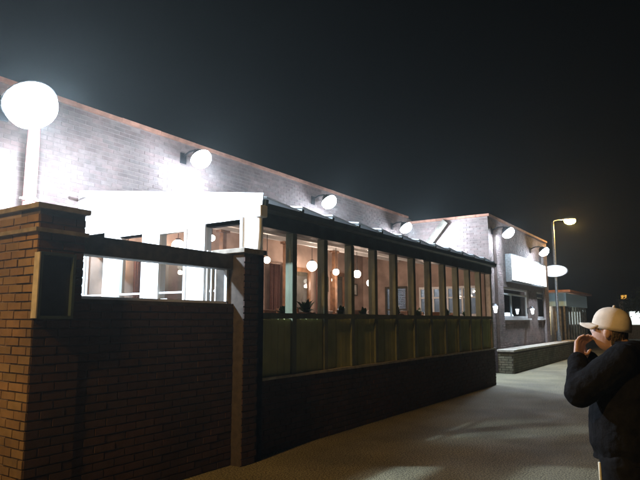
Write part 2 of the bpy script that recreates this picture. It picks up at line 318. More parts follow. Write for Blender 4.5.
# ------------------------------------------------------------------ conservatory
con = thing('conservatory', ((CX0+CX1)/2, YF, 0), 'long glazed lean-to conservatory with white end wall and olive boarded front', 'conservatory')
boxes('base_wall', 'mortar_dark', con, ((CX0+.01, YF, 0), (CX1+.1, YF+.28, ZB)))
bricks('base_brickwork', 'brick_dark', con, (CX0+.01, YF, 0), (1, 0, 0), CX1+.09-CX0, 0, ZB, (0, -1, 0), seed=11)
bricks('base_brickwork', 'brick_dark', con, (CX1+.1, YF, 0), (0, 1, 0), .28, 0, ZB, (1, 0, 0), seed=12)
boxes('base_ledge', 'stone', con, ((CX0+.01, YF-.03, ZB+.002), (CX1+.12, YF+.26, ZB+.035)))
boxes('floor', 'floor', con, ((CX0+.1, YF+.285, ZB-.12), (CX1, YM-.02, ZB-.05)))
pw = BAY/5
for i in range(NB):
    x = CX0+i*BAY
    dp = boxes('dado_panel', 'darkwood', con, ((x+.05, YF+.07, ZB+.036), (x+BAY-.05, YF+.1, ZS)))
    for k in range(5):
        a = x+.05+(BAY-.1)/5*k; dy = random.uniform(0, .006)
        boxes('plank', 'panel', dp, ((a+.004, YF+.045-dy, ZB+.036), (a+(BAY-.1)/5-.004, YF+.069, ZS-random.uniform(.002, .008))))
    boxes('pane', 'glass', con, ((x+.05, YF+.075, ZS+.07), (x+BAY-.05, YF+.081, 2.83)))
for i in range(NB+1):
    x = CX0+i*BAY
    end = i == NB
    a, b = (x, x+.09) if i == 0 else (x-.02, x+.11) if end else (x-.05, x+.05)
    boxes('post', 'stone' if end else 'olive', con, ((a, YF+.01, ZB+.036), (b, YF+.14, 2.84)), bevel=.006)
boxes('sill_rail', 'olive', con, ((CX0+.05, YF-.01, ZS), (CX1, YF+.008, ZS+.07)), ((CX0+.09, YF+.141, ZS), (CX1-.03, YF+.2, ZS+.05)))
boxes('header_beam', 'teal', con, ((CX0+.002, YF+.0, 2.842), (CX1+.12, YF+.16, 3.04)))
bm = bmesh.new()
pr = [(-.13, 3.12), (-.125, 3.05), (-.09, 3.02), (-.03, 3.02), (-.004, 3.05), (-.004, 3.10), (-.02, 3.10), (-.02, 3.055), (-.04, 3.04), (-.085, 3.04), (-.11, 3.06), (-.115, 3.12)]
ra = [bm.verts.new((CX0+.02, YF+y, z)) for y, z in pr]; rb = [bm.verts.new((CX1+.16, YF+y, z)) for y, z in pr]
for k in range(len(pr)): bm.faces.new((ra[k], ra[(k+1) % len(pr)], rb[(k+1) % len(pr)], rb[k]))
obj('gutter', bm, 'teal', con)
# roof: one sheet per bay with dark glazing bars between, each sheet slightly lifted at one side
slope = math.atan2(roof_z(YM)-roof_z(YF), YM-YF)
for i in range(NB):
    x = CX0+i*BAY; bm = bmesh.new(); y0, y1 = YF-.09, YM-.02
    v = []
    for (xx, lift) in ((x+.03, .065), (x+BAY*.55, .03), (x+BAY-.03, .0)):
        v.append([bm.verts.new((xx, yy, roof_z(yy)+.005+lift+t)) for yy in (y0, y1) for t in (0, .022)])
    for a, b in zip(v, v[1:]):
        for q in ((0, 1), (1, 3), (3, 2), (2, 0)): bm.faces.new((a[q[0]], a[q[1]], b[q[1]], b[q[0]]))
    bm.faces.new((v[0][0], v[0][1], v[0][3], v[0][2])); bm.faces.new((v[2][0], v[2][1], v[2][3], v[2][2]))
    obj('roof_sheet', bm, 'roofpanel', con)
for i in range(NB+1):
    x = CX0+i*BAY; bm = bmesh.new()
    L = (YM-.02-(YF-.12))/math.cos(slope); piv = Vector((x, YF-.12, roof_z(YF-.12)))
    box(bm, (x-.026, YF-.12, piv.z-.05), (x+.026, YF-.12+L, piv.z+.045), Matrix.Rotation(slope, 3, 'X'), piv)
    obj('glazing_bar', bm, 'teal', con)
bm = bmesh.new()                                                    # lining below the roof
q = [bm.verts.new((xx, yy, roof_z(yy)-.10)) for xx, yy in ((CX0+.12, YF+.17), (CX1-.02, YF+.17), (CX1-.02, YM-.03), (CX0+.12, YM-.03))]
bm.faces.new(q); ce = obj('ceiling_lining', bm, 'ceiling', con)
md = ce.modifiers.new('t', 'SOLIDIFY'); md.thickness = .012
for yy in (5.5, 6.4, 7.3):
    boxes('purlin', 'white', con, ((CX0+.12, yy-.04, roof_z(yy)-.21), (CX1-.02, yy+.04, roof_z(yy)-.115)))
# interior back wall lining with door openings
bx_ = [10.15, 10.95, 12.75, 13.6]
boxes('back_wall', 'plaster', con, ((CX0+.1, YM-.10, ZB-.05), (CX1-.02, YM-.03, 3.55)))
for a, b in ((7.0, 7.9), (9.2, 10.0), (11.2, 12.0), (13.0, 13.7)):
    dr = boxes('door', 'wood', con, ((a, YM-.16, ZB-.05), (a+.09, YM-.101, 2.95)), ((b-.09, YM-.16, ZB-.05), (b, YM-.101, 2.95)), ((a+.09, YM-.16, 2.85), (b-.09, YM-.101, 2.95)))
    boxes('door_panel', 'darkwood', dr, ((a+.1, YM-.125, ZB-.05), (b-.1, YM-.102, 1.75)), ((a+.1, YM-.125, 2.75), (b-.1, YM-.102, 2.85)))
    boxes('pane', 'dimglass', dr, ((a+.1, YM-.13, 1.75), (b-.1, YM-.12, 2.75)))
# white near end wall with four windows
E = lambda px, py: at(px, py, X=CX0)
wins = [(85, 110, 233), (122, 148, 234), (162, 190, 231), (207, 246, 220)]
ws = [(E(b, 250).y, E(a, 250).y, E((a+b)/2, t).z) for a, b, t in wins]        # y0<y1, top
ws = [(y0, y1, t) for y0, y1, t in ws]; WB = 1.55
ws.sort(); cur = YF+.005; bm = bmesh.new()
yE = YM-.02
for y0, y1, t in ws:
    box(bm, (CX0-.06, cur, 0), (CX0+.08, y0, 2.9)); box(bm, (CX0-.06, y0, 0), (CX0+.08, y1, WB)); box(bm, (CX0-.06, y0, t), (CX0+.08, y1, 2.9)); cur = y1
box(bm, (CX0-.06, cur, 0), (CX0+.08, yE, 2.9))
v = [bm.verts.new((xx, yy, zz)) for xx in (CX0-.06, CX0+.08) for yy, zz in ((YF+.005, 2.9), (yE, 2.9), (yE, roof_z(yE)), (YF+.005, roof_z(YF)-.02))]
for f in ((0,1,2,3), (4,7,6,5), (0,4,5,1), (1,5,6,2), (2,6,7,3), (3,7,4,0)): bm.faces.new([v[i] for i in f])
obj('end_wall', bm, 'white', con)
for j, (y0, y1, t) in enumerate(ws):
    fr = boxes('window', 'white', con, ((CX0-.085, y0, WB), (CX0-.0, y0+.035, t)), ((CX0-.085, y1-.035, WB), (CX0, y1, t)), ((CX0-.085, y0+.035, t-.035), (CX0, y1-.035, t)), ((CX0-.085, y0+.035, WB), (CX0, y1-.035, WB+.05)))
    zz = 2.02; boxes('glazing_bar', 'white', fr, ((CX0-.05, y0+.036, zz), (CX0-.01, y1-.036, zz+.025)))
    boxes('pane', 'glass', fr, ((CX0-.04, y0+.036, WB+.051), (CX0-.034, y1-.036, zz-.001)), ((CX0-.04, y0+.036, zz+.026), (CX0-.034, y1-.036, t-.036)))
    if j == 1: boxes('paper_notice', 'paper', fr, ((CX0-.047, y1-.2, 1.72), (CX0-.043, y1-.06, 1.95)))
bm = bmesh.new(); piv = Vector((CX0, YF-.1, roof_z(YF-.1)))
box(bm, (CX0-.074, YF-.1, piv.z-.16), (CX0-.0605, YF-.1+(YM-.03-YF+.1)/math.cos(slope), piv.z+.12), Matrix.Rotation(slope, 3, 'X'), piv)
obj('barge_board', bm, 'white', con)
pw_ = at(259.5, 230, Y=YF-.075); bm = bmesh.new()
tube(bm, [(pw_.x, YF-.085, 3.02), (pw_.x, YF-.075, 2.9), (pw_.x, YF-.075, 2.75), (pw_.x, YF-.075, 2.503)], .036, 12)
dpipe = obj('downpipe', bm, 'white', con, True)
boxes('hopper', 'white', dpipe, ((pw_.x-.07, YF-.15, 2.93), (pw_.x+.07, YF-.02, 3.08)), bevel=.01)
pa, pb = at(63, 197, X=CX0-.2), at(79, 200, X=CX0-.1)
bm = bmesh.new(); yv = YM-.25; zv = at(72, 198, X=CX0-.15).z
tube(bm, [(CX0-.04, yv, zv), (CX0-.3, yv+.02, zv+.02), (CX0-.42, yv+.02, zv+.03)], .022, 8); obj('overflow_pipe', bm, 'white', con, True)
# far end wall with window and glazed door
fe = []; G = lambda px, py: at(px, py, X=CX1-.02)
fw = [(G(478, 290).y, G(420, 290).y, 1.75, 2.55), (G(408, 290).y, G(386, 290).y, ZB, 2.6)]
fw.sort(); cur = YF+.15; bm = bmesh.new()
for y0, y1, a, b in fw:
    box(bm, (CX1-.06, cur, ZB-.05), (CX1+.06, y0, 3.05)); box(bm, (CX1-.06, y0, b), (CX1+.06, y1, 3.05))
    if a > ZB: box(bm, (CX1-.06, y0, ZB-.05), (CX1+.06, y1, a))
    cur = y1
box(bm, (CX1-.06, cur, ZB-.05), (CX1+.06, YM-.03, 3.05)); box(bm, (CX1-.05, YF+.3, 0), (CX1+.06, YM-.03, ZB-.052))
v = [bm.verts.new((xx, yy, zz)) for xx in (CX1-.06, CX1+.06) for yy, zz in ((YF+.15, 3.05), (YM-.03, 3.05), (YM-.03, roof_z(YM)-.03), (YF+.15, roof_z(YF)-.02))]
for f in ((0,1,2,3), (4,7,6,5), (0,4,5,1), (1,5,6,2), (2,6,7,3), (3,7,4,0)): bm.faces.new([v[i] for i in f])
obj('far_end_wall', bm, 'plaster', con)
for j, (y0, y1, a, b) in enumerate(fw):
    nm = 'window' if a > ZB else 'door'; mt = 'white' if a > ZB else 'darkwood'
    k = 4 if a > ZB else 2
    fr = boxes(nm, mt, con, ((CX1-.09, y0, a), (CX1-.02, y0+.05, b)), ((CX1-.09, y1-.05, a), (CX1-.02, y1, b)), ((CX1-.09, y0+.05, b-.06), (CX1-.02, y1-.05, b)), ((CX1-.09, y0+.05, a), (CX1-.02, y1-.05, a+.06)))
    for q in range(1, k): yy = y0+(y1-y0)*q/k; boxes('mullion', mt, fr, ((CX1-.085, yy-.025, a+.06), (CX1-.025, yy+.025, b-.06)))
    zz = a+(b-a)*.6; boxes('transom', mt, fr, ((CX1-.088, y0+.05, zz), (CX1-.022, y1-.05, zz+.04)))
    boxes('pane', 'dimglass', fr, ((CX1-.05, y0+.05, a+.06), (CX1-.044, y1-.05, b-.06)))

# ------------------------------------------------------------------ floodlights
def point(name, parent, loc, watts, color, rad=.08):
    d = bpy.data.lights.new(name, 'POINT'); d.energy = watts; d.color = color; d.shadow_soft_size = rad
    o = bpy.data.objects.new(name, d); COL.objects.link(o); o.parent = parent; o.location = loc; return o
def make_flood(parent_y_out=.45):
    """origin at the wall face, lamp reaching out along -Y"""
    r = thing('floodlight', (0, 0, 0), 'floodlight', 'floodlight', 'floodlights along the brick parapets')
    bm = bmesh.new(); box(bm, (-.08, -.02, -.1), (.08, 0, .12)); local('wall_plate', bm, 'black', r, bevel=.004)
    bm = bmesh.new(); tube(bm, [(0, -.02, .05), (0, -.2, .12), (0, -.36, .12), (0, -.43, .07)], .022, 10); local('arm', bm, 'black', r, smooth=True)
    mt = Matrix.Translation((0, -.47, -.02))@Matrix.Rotation(R(-38), 4, 'X')
    bm = bmesh.new(); lathe(bm, [(.05, .13), (.09, .11), (.13, .04), (.205, -.03), (.215, -.05), (.20, -.05), (.17, -.03), (.0, .03)], 24, mt); local('housing', bm, 'black', r, smooth=True)
    bm = bmesh.new(); lathe(bm, [(.195, -.045), (.20, -.10), (.185, -.15), (.14, -.20), (.07, -.23), (.0, -.235)], 24, mt); local('lens', bm, 'flood', r, smooth=True)
    return r, mt
fl, fmt = make_flood()
COLD = (.66, .82, 1.0)
lamps = [  # px, py, wall plane, label, watts
    (28, 104, YP-.074, 'brightest floodlight fixed to the thick pink post', 10),
    (200, 158, YM, 'floodlight on the brick parapet above the white conservatory end wall', 3),
    (328, 201, YM, 'floodlight on the brick parapet midway along the conservatory roof', 2.4),
    (405, 227, YM, 'floodlight on the main brick wall tucked beside the wing', 6),
    (507, 232, WY, 'floodlight on the wing above the start of the white sign', 2.6),
    (543, 251, WY, 'floodlight on the wing above the end of the white sign', 2.6)]
for i, (px, py, wy, lab, pwr) in enumerate(lamps):
    p = at(px, py, Y=wy-(.5 if i else .73))
    o = fl if i == 0 else copy_tree(fl)
    k_ = 1.55 if i == 0 else 1
    o.location = (p.x, wy-.012 if i else YP-.075, p.z+.06*k_); o['label'] = lab; o.scale = (k_,)*3
for i, o in enumerate([x for x in COL.objects if x.get('category') == 'floodlight']):
    bare = i == 0; d = bpy.data.lights.new('flood_bulb', 'POINT' if bare else 'SPOT'); d.energy = FLOOD_W*lamps[i][4]; d.color = COLD; d.shadow_soft_size = .06
    wing = lamps[i][2] == WY
    if not bare: d.spot_size = R(104 if wing else 165); d.spot_blend = .25 if wing else .35
    b = bpy.data.objects.new('flood_bulb', d); COL.objects.link(b); b.parent = o; b.location = fmt@Vector((0, 0, -.31)); b.rotation_euler = (R(-14 if wing else -50), 0, 0)

# ------------------------------------------------------------------ wall lanterns, street lamps, oval sign
def lantern(px, py, lab):
    p = at(px, py, Y=WY-.2); t = thing('wall_lantern', (p.x, WY-.12, p.z), lab, 'lantern', 'lanterns on the wing front')
    bm = bmesh.new(); box(bm, (-.04, .08, -.1), (.04, .107, .12)); tube(bm, [(0, .08, .06), (0, -.02, .17), (0, -.08, .15)], .012, 8); local('bracket', bm, 'black', t)
    bm = bmesh.new(); lathe(bm, [(.035, -.12), (.075, .08), (.0, .085)], 6, Matrix.Translation((0, -.08, 0))); local('glass', bm, 'lantern', t)
    bm = bmesh.new(); lathe(bm, [(.095, .087), (.03, .15), (0, .17)], 6, Matrix.Translation((0, -.08, 0))); local('cap', bm, 'black', t)
lantern(495.5, 309, 'small lit wall lantern on the corner pilaster of the wing')
lantern(532.5, 311, 'small lit wall lantern between the two wing windows')
def make_street_lamp(loc, lab, watts, group='sodium street lamps', rz=0, H=6.0):
    t = thing('street_lamp', loc, lab, 'street lamp', group, rz)
    bm = bmesh.new(); lathe(bm, [(.10, 0), (.10, 1.1), (.065, 1.2), (.06, H-.3), (.05, H)], 14); local('pole', bm, 'grey', t, smooth=True)
    bm = bmesh.new(); tube(bm, [(0, 0, H-.02), (.06, 0, H+.08), (.25, 0, H+.12), (.5, 0, H+.12)], .03, 10); local('arm', bm, 'grey', t, smooth=True)
    bm = bmesh.new(); ball(bm, (.72, 0, H+.15), 1, 16, 10, (.30, .13, .07)); local('head', bm, 'grey', t, smooth=True)
    bm = bmesh.new(); ball(bm, (.74, 0, H+.05), 1, 16, 10, (.25, .12, .16)); local('lens', bm, 'sodium', t, smooth=True)
    bm = bmesh.new(); box(bm, (-.06, -.105, .5), (.06, -.09, .95)); local('access_door', bm, 'grey', t)
    point('sodium_bulb', t, (.74, 0, H-.24), watts, (1, .58, .17), .1)
    return t
sp = at(557, 300, X=26.9); Hs = at(557, 222, X=26.9).z
make_street_lamp((sp.x, sp.y, 0), 'tall street lamp with orange light and an oval sign on its pole', 330, rz=R(-65), H=Hs)
make_street_lamp((-3.4, 4.3, 0), 'tall orange street lamp along the footway before the yard wall', 1200, rz=R(-60), H=6.2)
ov = at(558, 271, X=26.75); t = thing('oval_sign', (sp.x-.09, sp.y, ov.z), 'blank white lit oval sign fixed to the street lamp pole', 'sign')
rot = Matrix.Rotation(R(90), 4, 'Y'); bm = bmesh.new()
lathe(bm, [(0, -.05), (1, -.05), (1.03, 0), (1, .05), (0, .05)], 32, Matrix.Translation((-.12, 0, 0))@Matrix.Rotation(R(-90), 4, 'Y')@Matrix.Diagonal((.25, .52, 1, 1)))
local('face', bm, 'oval', t)
bm = bmesh.new(); lathe(bm, [(1.031, -.06), (1.09, -.06), (1.09, .06), (1.031, .06)], 32, Matrix.Translation((-.12, 0, 0))@Matrix.Rotation(R(-90), 4, 'Y')@Matrix.Diagonal((.25, .52, 1, 1)), caps=False); local('rim', bm, 'grey', t)
bm = bmesh.new(); box(bm, (-.07, -.03, -.04), (.03, .03, .04)); local('bracket', bm, 'grey', t)

# ------------------------------------------------------------------ pendant globes inside the conservatory
globes = [(267, 260, 7.2, .09), (312, 266, 7.9, .17), (336, 272, 7.0, .10), (334, 280, 8.0, .09), (357, 274, 6.6, .12), (370, 283, 6.6, .11), (427, 287, 5.75, .08), (178, 246, 8.0, .16), (128, 246, 8.2, .07), (212, 238, 6.6, .07)]
where = ['small opal pendant globe beside the white corner downpipe', 'largest opal pendant globe glowing in the conservatory', 'opal pendant globe close to the back wall doors', 'low opal pendant globe against the back wall',
         'opal pendant globe hung by the middle conservatory post', 'opal pendant globe hung lower beside the far glazed door', 'small opal pendant globe by the far end window',
         'opal pendant globe seen in the third end wall window', 'small opal pendant globe deep in the end wall window', 'small opal pendant globe in the widest end wall window']
for (px, py, Y, r), lab in zip(globes, where):
    p = at(px, py, Y=Y); p.x = min(p.x, CX1-.3)
    t = thing('pendant_lamp', p, lab, 'pendant lamp', 'opal pendant globes in the conservatory')
    top = roof_z(p.y)-.115-p.z
    bm = bmesh.new(); r *= .75; ball(bm, (0, 0, 0), r, 18, 12); local('globe', bm, 'globe', t, smooth=True)
    bm = bmesh.new(); tube(bm, [(0, 0, r*.97), (0, 0, top)], .008, 6); lathe(bm, [(r*.45, r*.9), (r*.4, r*1.15), (.01, r*1.25)], 12); local('cord', bm, 'black', t)
    b = point('globe_bulb', t, (0, 0, -r-.06), 21*(r/.075), (1, .72, .56), .05)
# ------------------------------------------------------------------ tables, chairs and plants inside
def make_table():
    t = thing('pub_table', (0, 0, 0), 'round pub table', 'table', 'tables in the conservatory')
    bm = bmesh.new(); lathe(bm, [(.36, .70), (.38, .715), (.38, .735), (.37, .745), (0, .745)], 24); local('tabletop', bm, 'wood', t)
    bm = bmesh.new(); tube(bm, [(0, 0, .03), (0, 0, .70)], .035, 10); local('pedestal', bm, 'black', t)
    bm = bmesh.new(); lathe(bm, [(.24, 0), (.24, .015), (.06, .05), (0, .05)], 20); local('base', bm, 'black', t)
    return t
def make_chair():
    t = thing('pub_chair', (0, 0, 0), 'pub chair', 'chair', 'chairs in the conservatory')
    bm = bmesh.new(); box(bm, (-.21, -.2, .43), (.21, .22, .48)); local('seat', bm, 'seatred', t, bevel=.015)
    for sx in (-1, 1):
        bm = bmesh.new(); tube(bm, [(sx*.18, .19, 0), (sx*.18, .18, .43)], .018, 8); local('leg', bm, 'wood', t)
        bm = bmesh.new(); tube(bm, [(sx*.19, -.23, 0), (sx*.18, -.18, .45), (sx*.18, -.25, .98)], .018, 8); local('leg', bm, 'wood', t)
    bm = bmesh.new(); box(bm, (-.2, -.255, .8), (.2, -.225, .99)); box(bm, (-.2, -.235, .6), (.2, -.21, .68)); local('backrest', bm, 'wood', t, bevel=.006)
    return t
t0, c0 = make_table(), make_chair(); ZFL = ZB-.05
names = ['beside the first glazed bays', 'below the largest pendant globe', 'near the middle of the glazed front', 'towards the far glazed door', 'by the far end window']
for i, x in enumerate((6.6, 8.4, 10.2, 12.0, 13.7)):
    yy = 5.75+(.25 if i % 2 else 0); o = t0 if i == 0 else copy_tree(t0)
    o.location = (x, yy, ZFL); o['label'] = 'round wooden pub table '+names[i]
    for k, (a, side) in enumerate(((R(200), 'near end'), (R(340), 'far end'), (R(95), 'wall side'))):
        a += random.uniform(-.3, .3); c = c0 if i == 0 and k == 0 else copy_tree(c0)
        c.location = (x+.62*math.cos(a), yy+.62*math.sin(a), ZFL); c.rotation_euler = (0, 0, a+R(90))
        c['label'] = 'wooden chair at the %s of the table %s' % (side, names[i])
def curtain(x, y, z0, z1, wdt, lab):
    bm = bmesh.new(); n = 40; rows = []
    for z in (z1, (z0+z1)/2, z0):
        rows.append([bm.verts.new((x+wdt*(i/n-.5)*(1 if z == z1 else .92), y-.035*math.sin(i*1.15)-.01*math.sin(i*.37), z)) for i in range(n+1)])
    for r0, r1 in zip(rows, rows[1:]):
        for i in range(n): bm.faces.new((r0[i], r0[i+1], r1[i+1], r1[i]))
    t = thing('curtain', (x, y, z0), lab, 'curtain', 'curtains beside the conservatory doors')
    c = obj('cloth', bm, 'seatred', t, True); m_ = c.modifiers.new('t', 'SOLIDIFY'); m_.thickness = .006
    bm = bmesh.new(); tube(bm, [(x-wdt*.6, y, z1+.03), (x+wdt*.6, y, z1+.03)], .014, 8); obj('rail', bm, 'wood', t)
for x, w_ in ((10.45, 'right of the second wooden door'), (10.95, 'left of the third wooden door'), (12.35, 'right of the third wooden door'), (8.25, 'right of the first wooden door'), (6.65, 'left of the first wooden door')):
    curtain(x, YM-.2, ZFL+.02, 2.95, .34, 'dark reddish brown curtain hanging '+w_)
for x, z, wd, hh, w_ in ((8.75, 2.35, .34, .44, 'between curtain and second door'), (12.72, 2.4, .3, .4, 'between curtain and last door'), (14.2, 2.35, .42, .34, 'in the far corner'), (6.1, 2.4, .36, .46, 'nearest the white end wall')):
    t = thing('picture_frame', (x, YM-.11, z), 'framed picture on the plaster wall '+w_, 'picture', 'framed pictures in the conservatory')
    boxes('frame', 'darkwood', t, ((x-wd/2, YM-.14, z), (x-wd/2+.03, YM-.102, z+hh)), ((x+wd/2-.03, YM-.14, z), (x+wd/2, YM-.102, z+hh)), ((x-wd/2+.03, YM-.14, z), (x+wd/2-.03, YM-.102, z+.03)), ((x-wd/2+.03, YM-.14, z+hh-.03), (x+wd/2-.03, YM-.102, z+hh)))
    boxes('print', 'paper', t, ((x-wd/2+.03, YM-.12, z+.03), (x+wd/2-.03, YM-.103, z+hh-.03)))
for x, w_ in ((7.6, 'near the white end wall'), (9.5, 'by the second table'), (11.4, 'by the third table'), (13.2, 'near the far door')):
    t = thing('timber_column', (x, 7.3, ZFL), 'slim timber column holding the roof '+w_, 'column', 'timber columns in the conservatory')
    boxes('shaft', 'wood', t, ((x-.05, 7.25, ZFL+.08), (x+.05, 7.35, roof_z(7.3)-.26)), bevel=.008)
    boxes('foot', 'wood', t, ((x-.075, 7.225, ZFL), (x+.075, 7.375, ZFL+.079)))
    boxes('bracket', 'wood', t, ((x-.12, 7.24, roof_z(7.3)-.258), (x+.12, 7.36, roof_z(7.3)-.212)))
def plant(p, lab, h, n, pot=.13, leafmat='leaf'):
    t = thing('potted_plant', p, lab, 'plant', 'potted plants on the conservatory sill'); rnd = random.Random(int(p[0]*100))
    bm = bmesh.new(); lathe(bm, [(pot*.7, 0), (pot, pot*1.4), (pot*1.08, pot*1.4), (pot*1.08, pot*1.6), (pot*.95, pot*1.6), (pot*.9, pot*1.4), (0, pot*1.4)], 16); local('pot', bm, 'pot', t)
    bm = bmesh.new()
    for i in range(n):
        a = rnd.uniform(0, 6.28); el = rnd.uniform(.1, 1.4); ln = rnd.uniform(.5, 1)*h; prev = None
        d = Vector((math.cos(a)*math.cos(el), math.sin(a)*math.cos(el)*.6, math.sin(el))); sd = d.cross(Vector((0, 0, 1))).normalized()
        for s in range(6):
            f = s/5; wd = .035*math.sin(math.pi*min(.98, f*.9+.08))+.002; c = Vector((0, 0, pot*1.4))+d*ln*f-Vector((0, 0, 1))*ln*.35*f*f
            pr_ = (bm.verts.new(c-sd*wd), bm.verts.new(c+sd*wd))
            if prev: bm.faces.new((prev[0], prev[1], pr_[1], pr_[0]))
            prev = pr_
    local('leaves', bm, leafmat, t); return t
plant((at(311, 320, Y=YF+.33).x, YF+.42, 1.556), 'bushy dark potted plant on the inner sill between two posts', .42, 46)
boxes('plant_shelf', 'wood', con, ((CX0+.3, YF+.3, 1.50), (CX1-.3, YF+.55, 1.555)))
plant((at(398, 320, Y=YF+.4).x, YF+.42, 1.556), 'spreading potted plant on the inner sill beyond the middle', .36, 40)
plant((at(448, 320, Y=YF+.4).x, YF+.42, 1.556), 'low potted plant on the inner sill towards the far window', .34, 40)
for px_, h_, w_ in ((284, .30, 'in the first glazed bay'), (341, .34, 'in the third glazed bay'), (364, .30, 'beneath the middle pendant globes'), (418, .36, 'before the far glazed door'), (466, .32, 'in the last glazed bays')):
    plant((at(px_, 320, Y=YF+.42).x, YF+.42, 1.556), 'leafy potted plant on the inner shelf '+w_, h_, 36, .11)
# table lamp in the wing window
p = at(507.5, 316, Y=WY+.55); t = thing('window_lamp', (p.x, WY+.55, 1.50), 'glowing white bowl lamp inside the wing window above its sill', 'lamp')
bm = bmesh.new(); ball(bm, (0, 0, p.z-1.50), 1, 18, 10, (.34, .2, .13)); local('shade', bm, 'lantern', t, smooth=True)
bm = bmesh.new(); lathe(bm, [(.1, 0), (.1, .02), (.02, .05), (.02, p.z-1.6)], 12); local('stand', bm, 'black', t)
boxes('window_shelf', 'wood', pub, ((WX0+.32, WY+.32, 1.44), (WX1-.32, WY+.8, 1.498)))

# ------------------------------------------------------------------ kiosk beyond the wing, far shop, tree
K0, K1 = at(566, 320, Y=5.6).x, 34.5; KY = 5.6; KH = 3.05
k = thing('glazed_kiosk', (K0, KY, 0), 'small glazed kiosk with glowing pale blue fascia beyond the street lamp', 'kiosk')
boxes('back_wall', 'plaster', k, ((K0+.05, KY+1.1, 0), (K1, KY+1.2, KH-.1)))
boxes('base', 'darkwood', k, ((K0, KY, 0), (K1, KY+.12, .5)), ((K0, KY+.12, 0), (K0+.1, KY+1.1, .5)))
boxes('fascia', 'fascia', k, ((K0-.03, KY-.06, 2.3), (K1, KY-.0, 2.92)))
boxes('side_fascia', 'fascia', k, ((K0-.03, KY+.002, 2.3), (K0+.02, KY+1.1, 2.92)))
boxes('roof', 'coping', k, ((K0-.25, KY-.3, 2.96), (K1+.2, KY+1.3, 3.06)))
for i in range(9):
    x = K0+(K1-K0)*i/8; boxes('post', 'stone_dark', k, ((x-.045, KY+.01, .5), (x+.045, KY+.09, 2.3)))
for i in range(8):
    x = K0+(K1-K0)*i/8; boxes('pane', 'dimglass', k, ((x+.05, KY+.04, .5), (x+(K1-K0)/8-.05, KY+.05, 2.3)))
for i in range(4):
    y = KY+.25+i*.27; boxes('side_post', 'stone_dark', k, ((K0+.01, y-.04, .5), (K0+.09, y+.04, 2.3)))
for x in (K0+1.2, K0+3.2): boxes('light_strip', 'warmwin', k, ((x, KY+1.06, .9), (x+.5, KY+1.09, 2.1)))
point('kiosk_tube', k, (1.8, .6, 2.2), 25, (.8, .95, .9), .1)
fx = 58
f0, f1 = at(626, 315, X=fx).y, at(660, 315, X=fx).y
fs = thing('far_shop', (fx, f0, 0), 'far pale shop front with lit windows down the street', 'shop')
boxes('wall', 'stone', fs, ((fx, f1-6, 0), (fx+6, f0+.5, 3.3)))
boxes('roof', 'slate', fs, ((fx-.3, f1-6.2, 3.3), (fx+6.2, f0+.7, 3.5)))
for i in range(5):
    y = f0-.2-i*1.5; wn = boxes('window', 'white', fs, ((fx-.04, y-1.2, 1.15), (fx-.005, y, 2.5))); boxes('pane', 'farwin', wn, ((fx-.06, y-1.1, 1.25), (fx-.041, y-.1, 2.4)))
boxes('lamp_box', 'amber', fs, ((fx+.5, f0-.1, 3.51), (fx+.7, f0+.35, 3.9)))
def tree(loc, lab, h, r, n, seed):
    rnd = random.Random(seed); t = thing('street_tree', loc, lab, 'tree')
    bm = bmesh.new(); tube(bm, [(0, 0, 0), (.05, .03, h*.3), (0, .1, h*.62)], [.16, .12, .06], 8)
    tips = []
    for i in range(8):
        a = i*.8; s = Vector((0, .05, h*(.3+.03*i))); e = s+Vector((math.cos(a)*r*.7, math.sin(a)*r*.7, h*.25)); tube(bm, [s, (s+e)/2+Vector((0, 0, .1)), e], [.05, .035, .015], 6); tips.append(e)
    local('trunk', bm, 'bark', t)
    bm = bmesh.new(); cl = [Vector((rnd.gauss(0, .42)*r, rnd.gauss(0, .42)*r, h*.68+rnd.gauss(0, .33)*r)) for _ in range(26)]+tips
    for i in range(n):
        c = rnd.choice(cl)+Vector((rnd.gauss(0, .2), rnd.gauss(0, .2), rnd.gauss(0, .17)))*r*.75
        m3 = Euler((rnd.uniform(0, 6), rnd.uniform(0, 6), rnd.uniform(0, 6))).to_matrix(); s = rnd.uniform(.05, .11)
        bm.faces.new([bm.verts.new(c+m3@Vector(q)*s) for q in ((-1, 0, 0), (0, -.5, .1), (1, 0, 0), (0, .5, .1))])
    local('crown', bm, 'leaf2', t)
tree((52, at(640, 310, X=52).y-.6, 0), 'leafy street tree in front of the far shop', 4.6, 1.6, 6000, 5)

# ------------------------------------------------------------------ the person in the beige cap
per = thing('person', (0, 0, 0), 'person in black jacket and beige cap standing with hands raised to the face', 'person')
def capsule(bm, a, b, ra, rb, seg=14):
    a, b = Vector(a), Vector(b); n_ = 6; pts = []; rad = []
    d = (b-a).normalized()
    for i in range(n_): t = math.pi/2*(1-i/n_); pts.append(a-d*ra*math.sin(t)); rad.append(max(.0005, ra*math.cos(t)))
    pts.append(a); rad.append(ra); pts.append(b); rad.append(rb)
    for i in range(1, n_+1): t = math.pi/2*i/n_; pts.append(b+d*rb*math.sin(t)); rad.append(max(.0005, rb*math.cos(t)))
    tube(bm, pts, rad, seg)
def loft(bm, secs, seg=24):
    rings = [[bm.verts.new((cx+rx*math.cos(2*math.pi*k_/seg), cy+ry*math.sin(2*math.pi*k_/seg), z)) for k_ in range(seg)] for cx, cy, z, rx, ry in secs]
    for a, b in zip(rings, rings[1:]):
        for k_ in range(seg): bm.faces.new((a[k_], a[(k_+1) % seg], b[(k_+1) % seg], b[k_]))
    bm.faces.new(rings[0][::-1]); bm.faces.new(rings[-1])
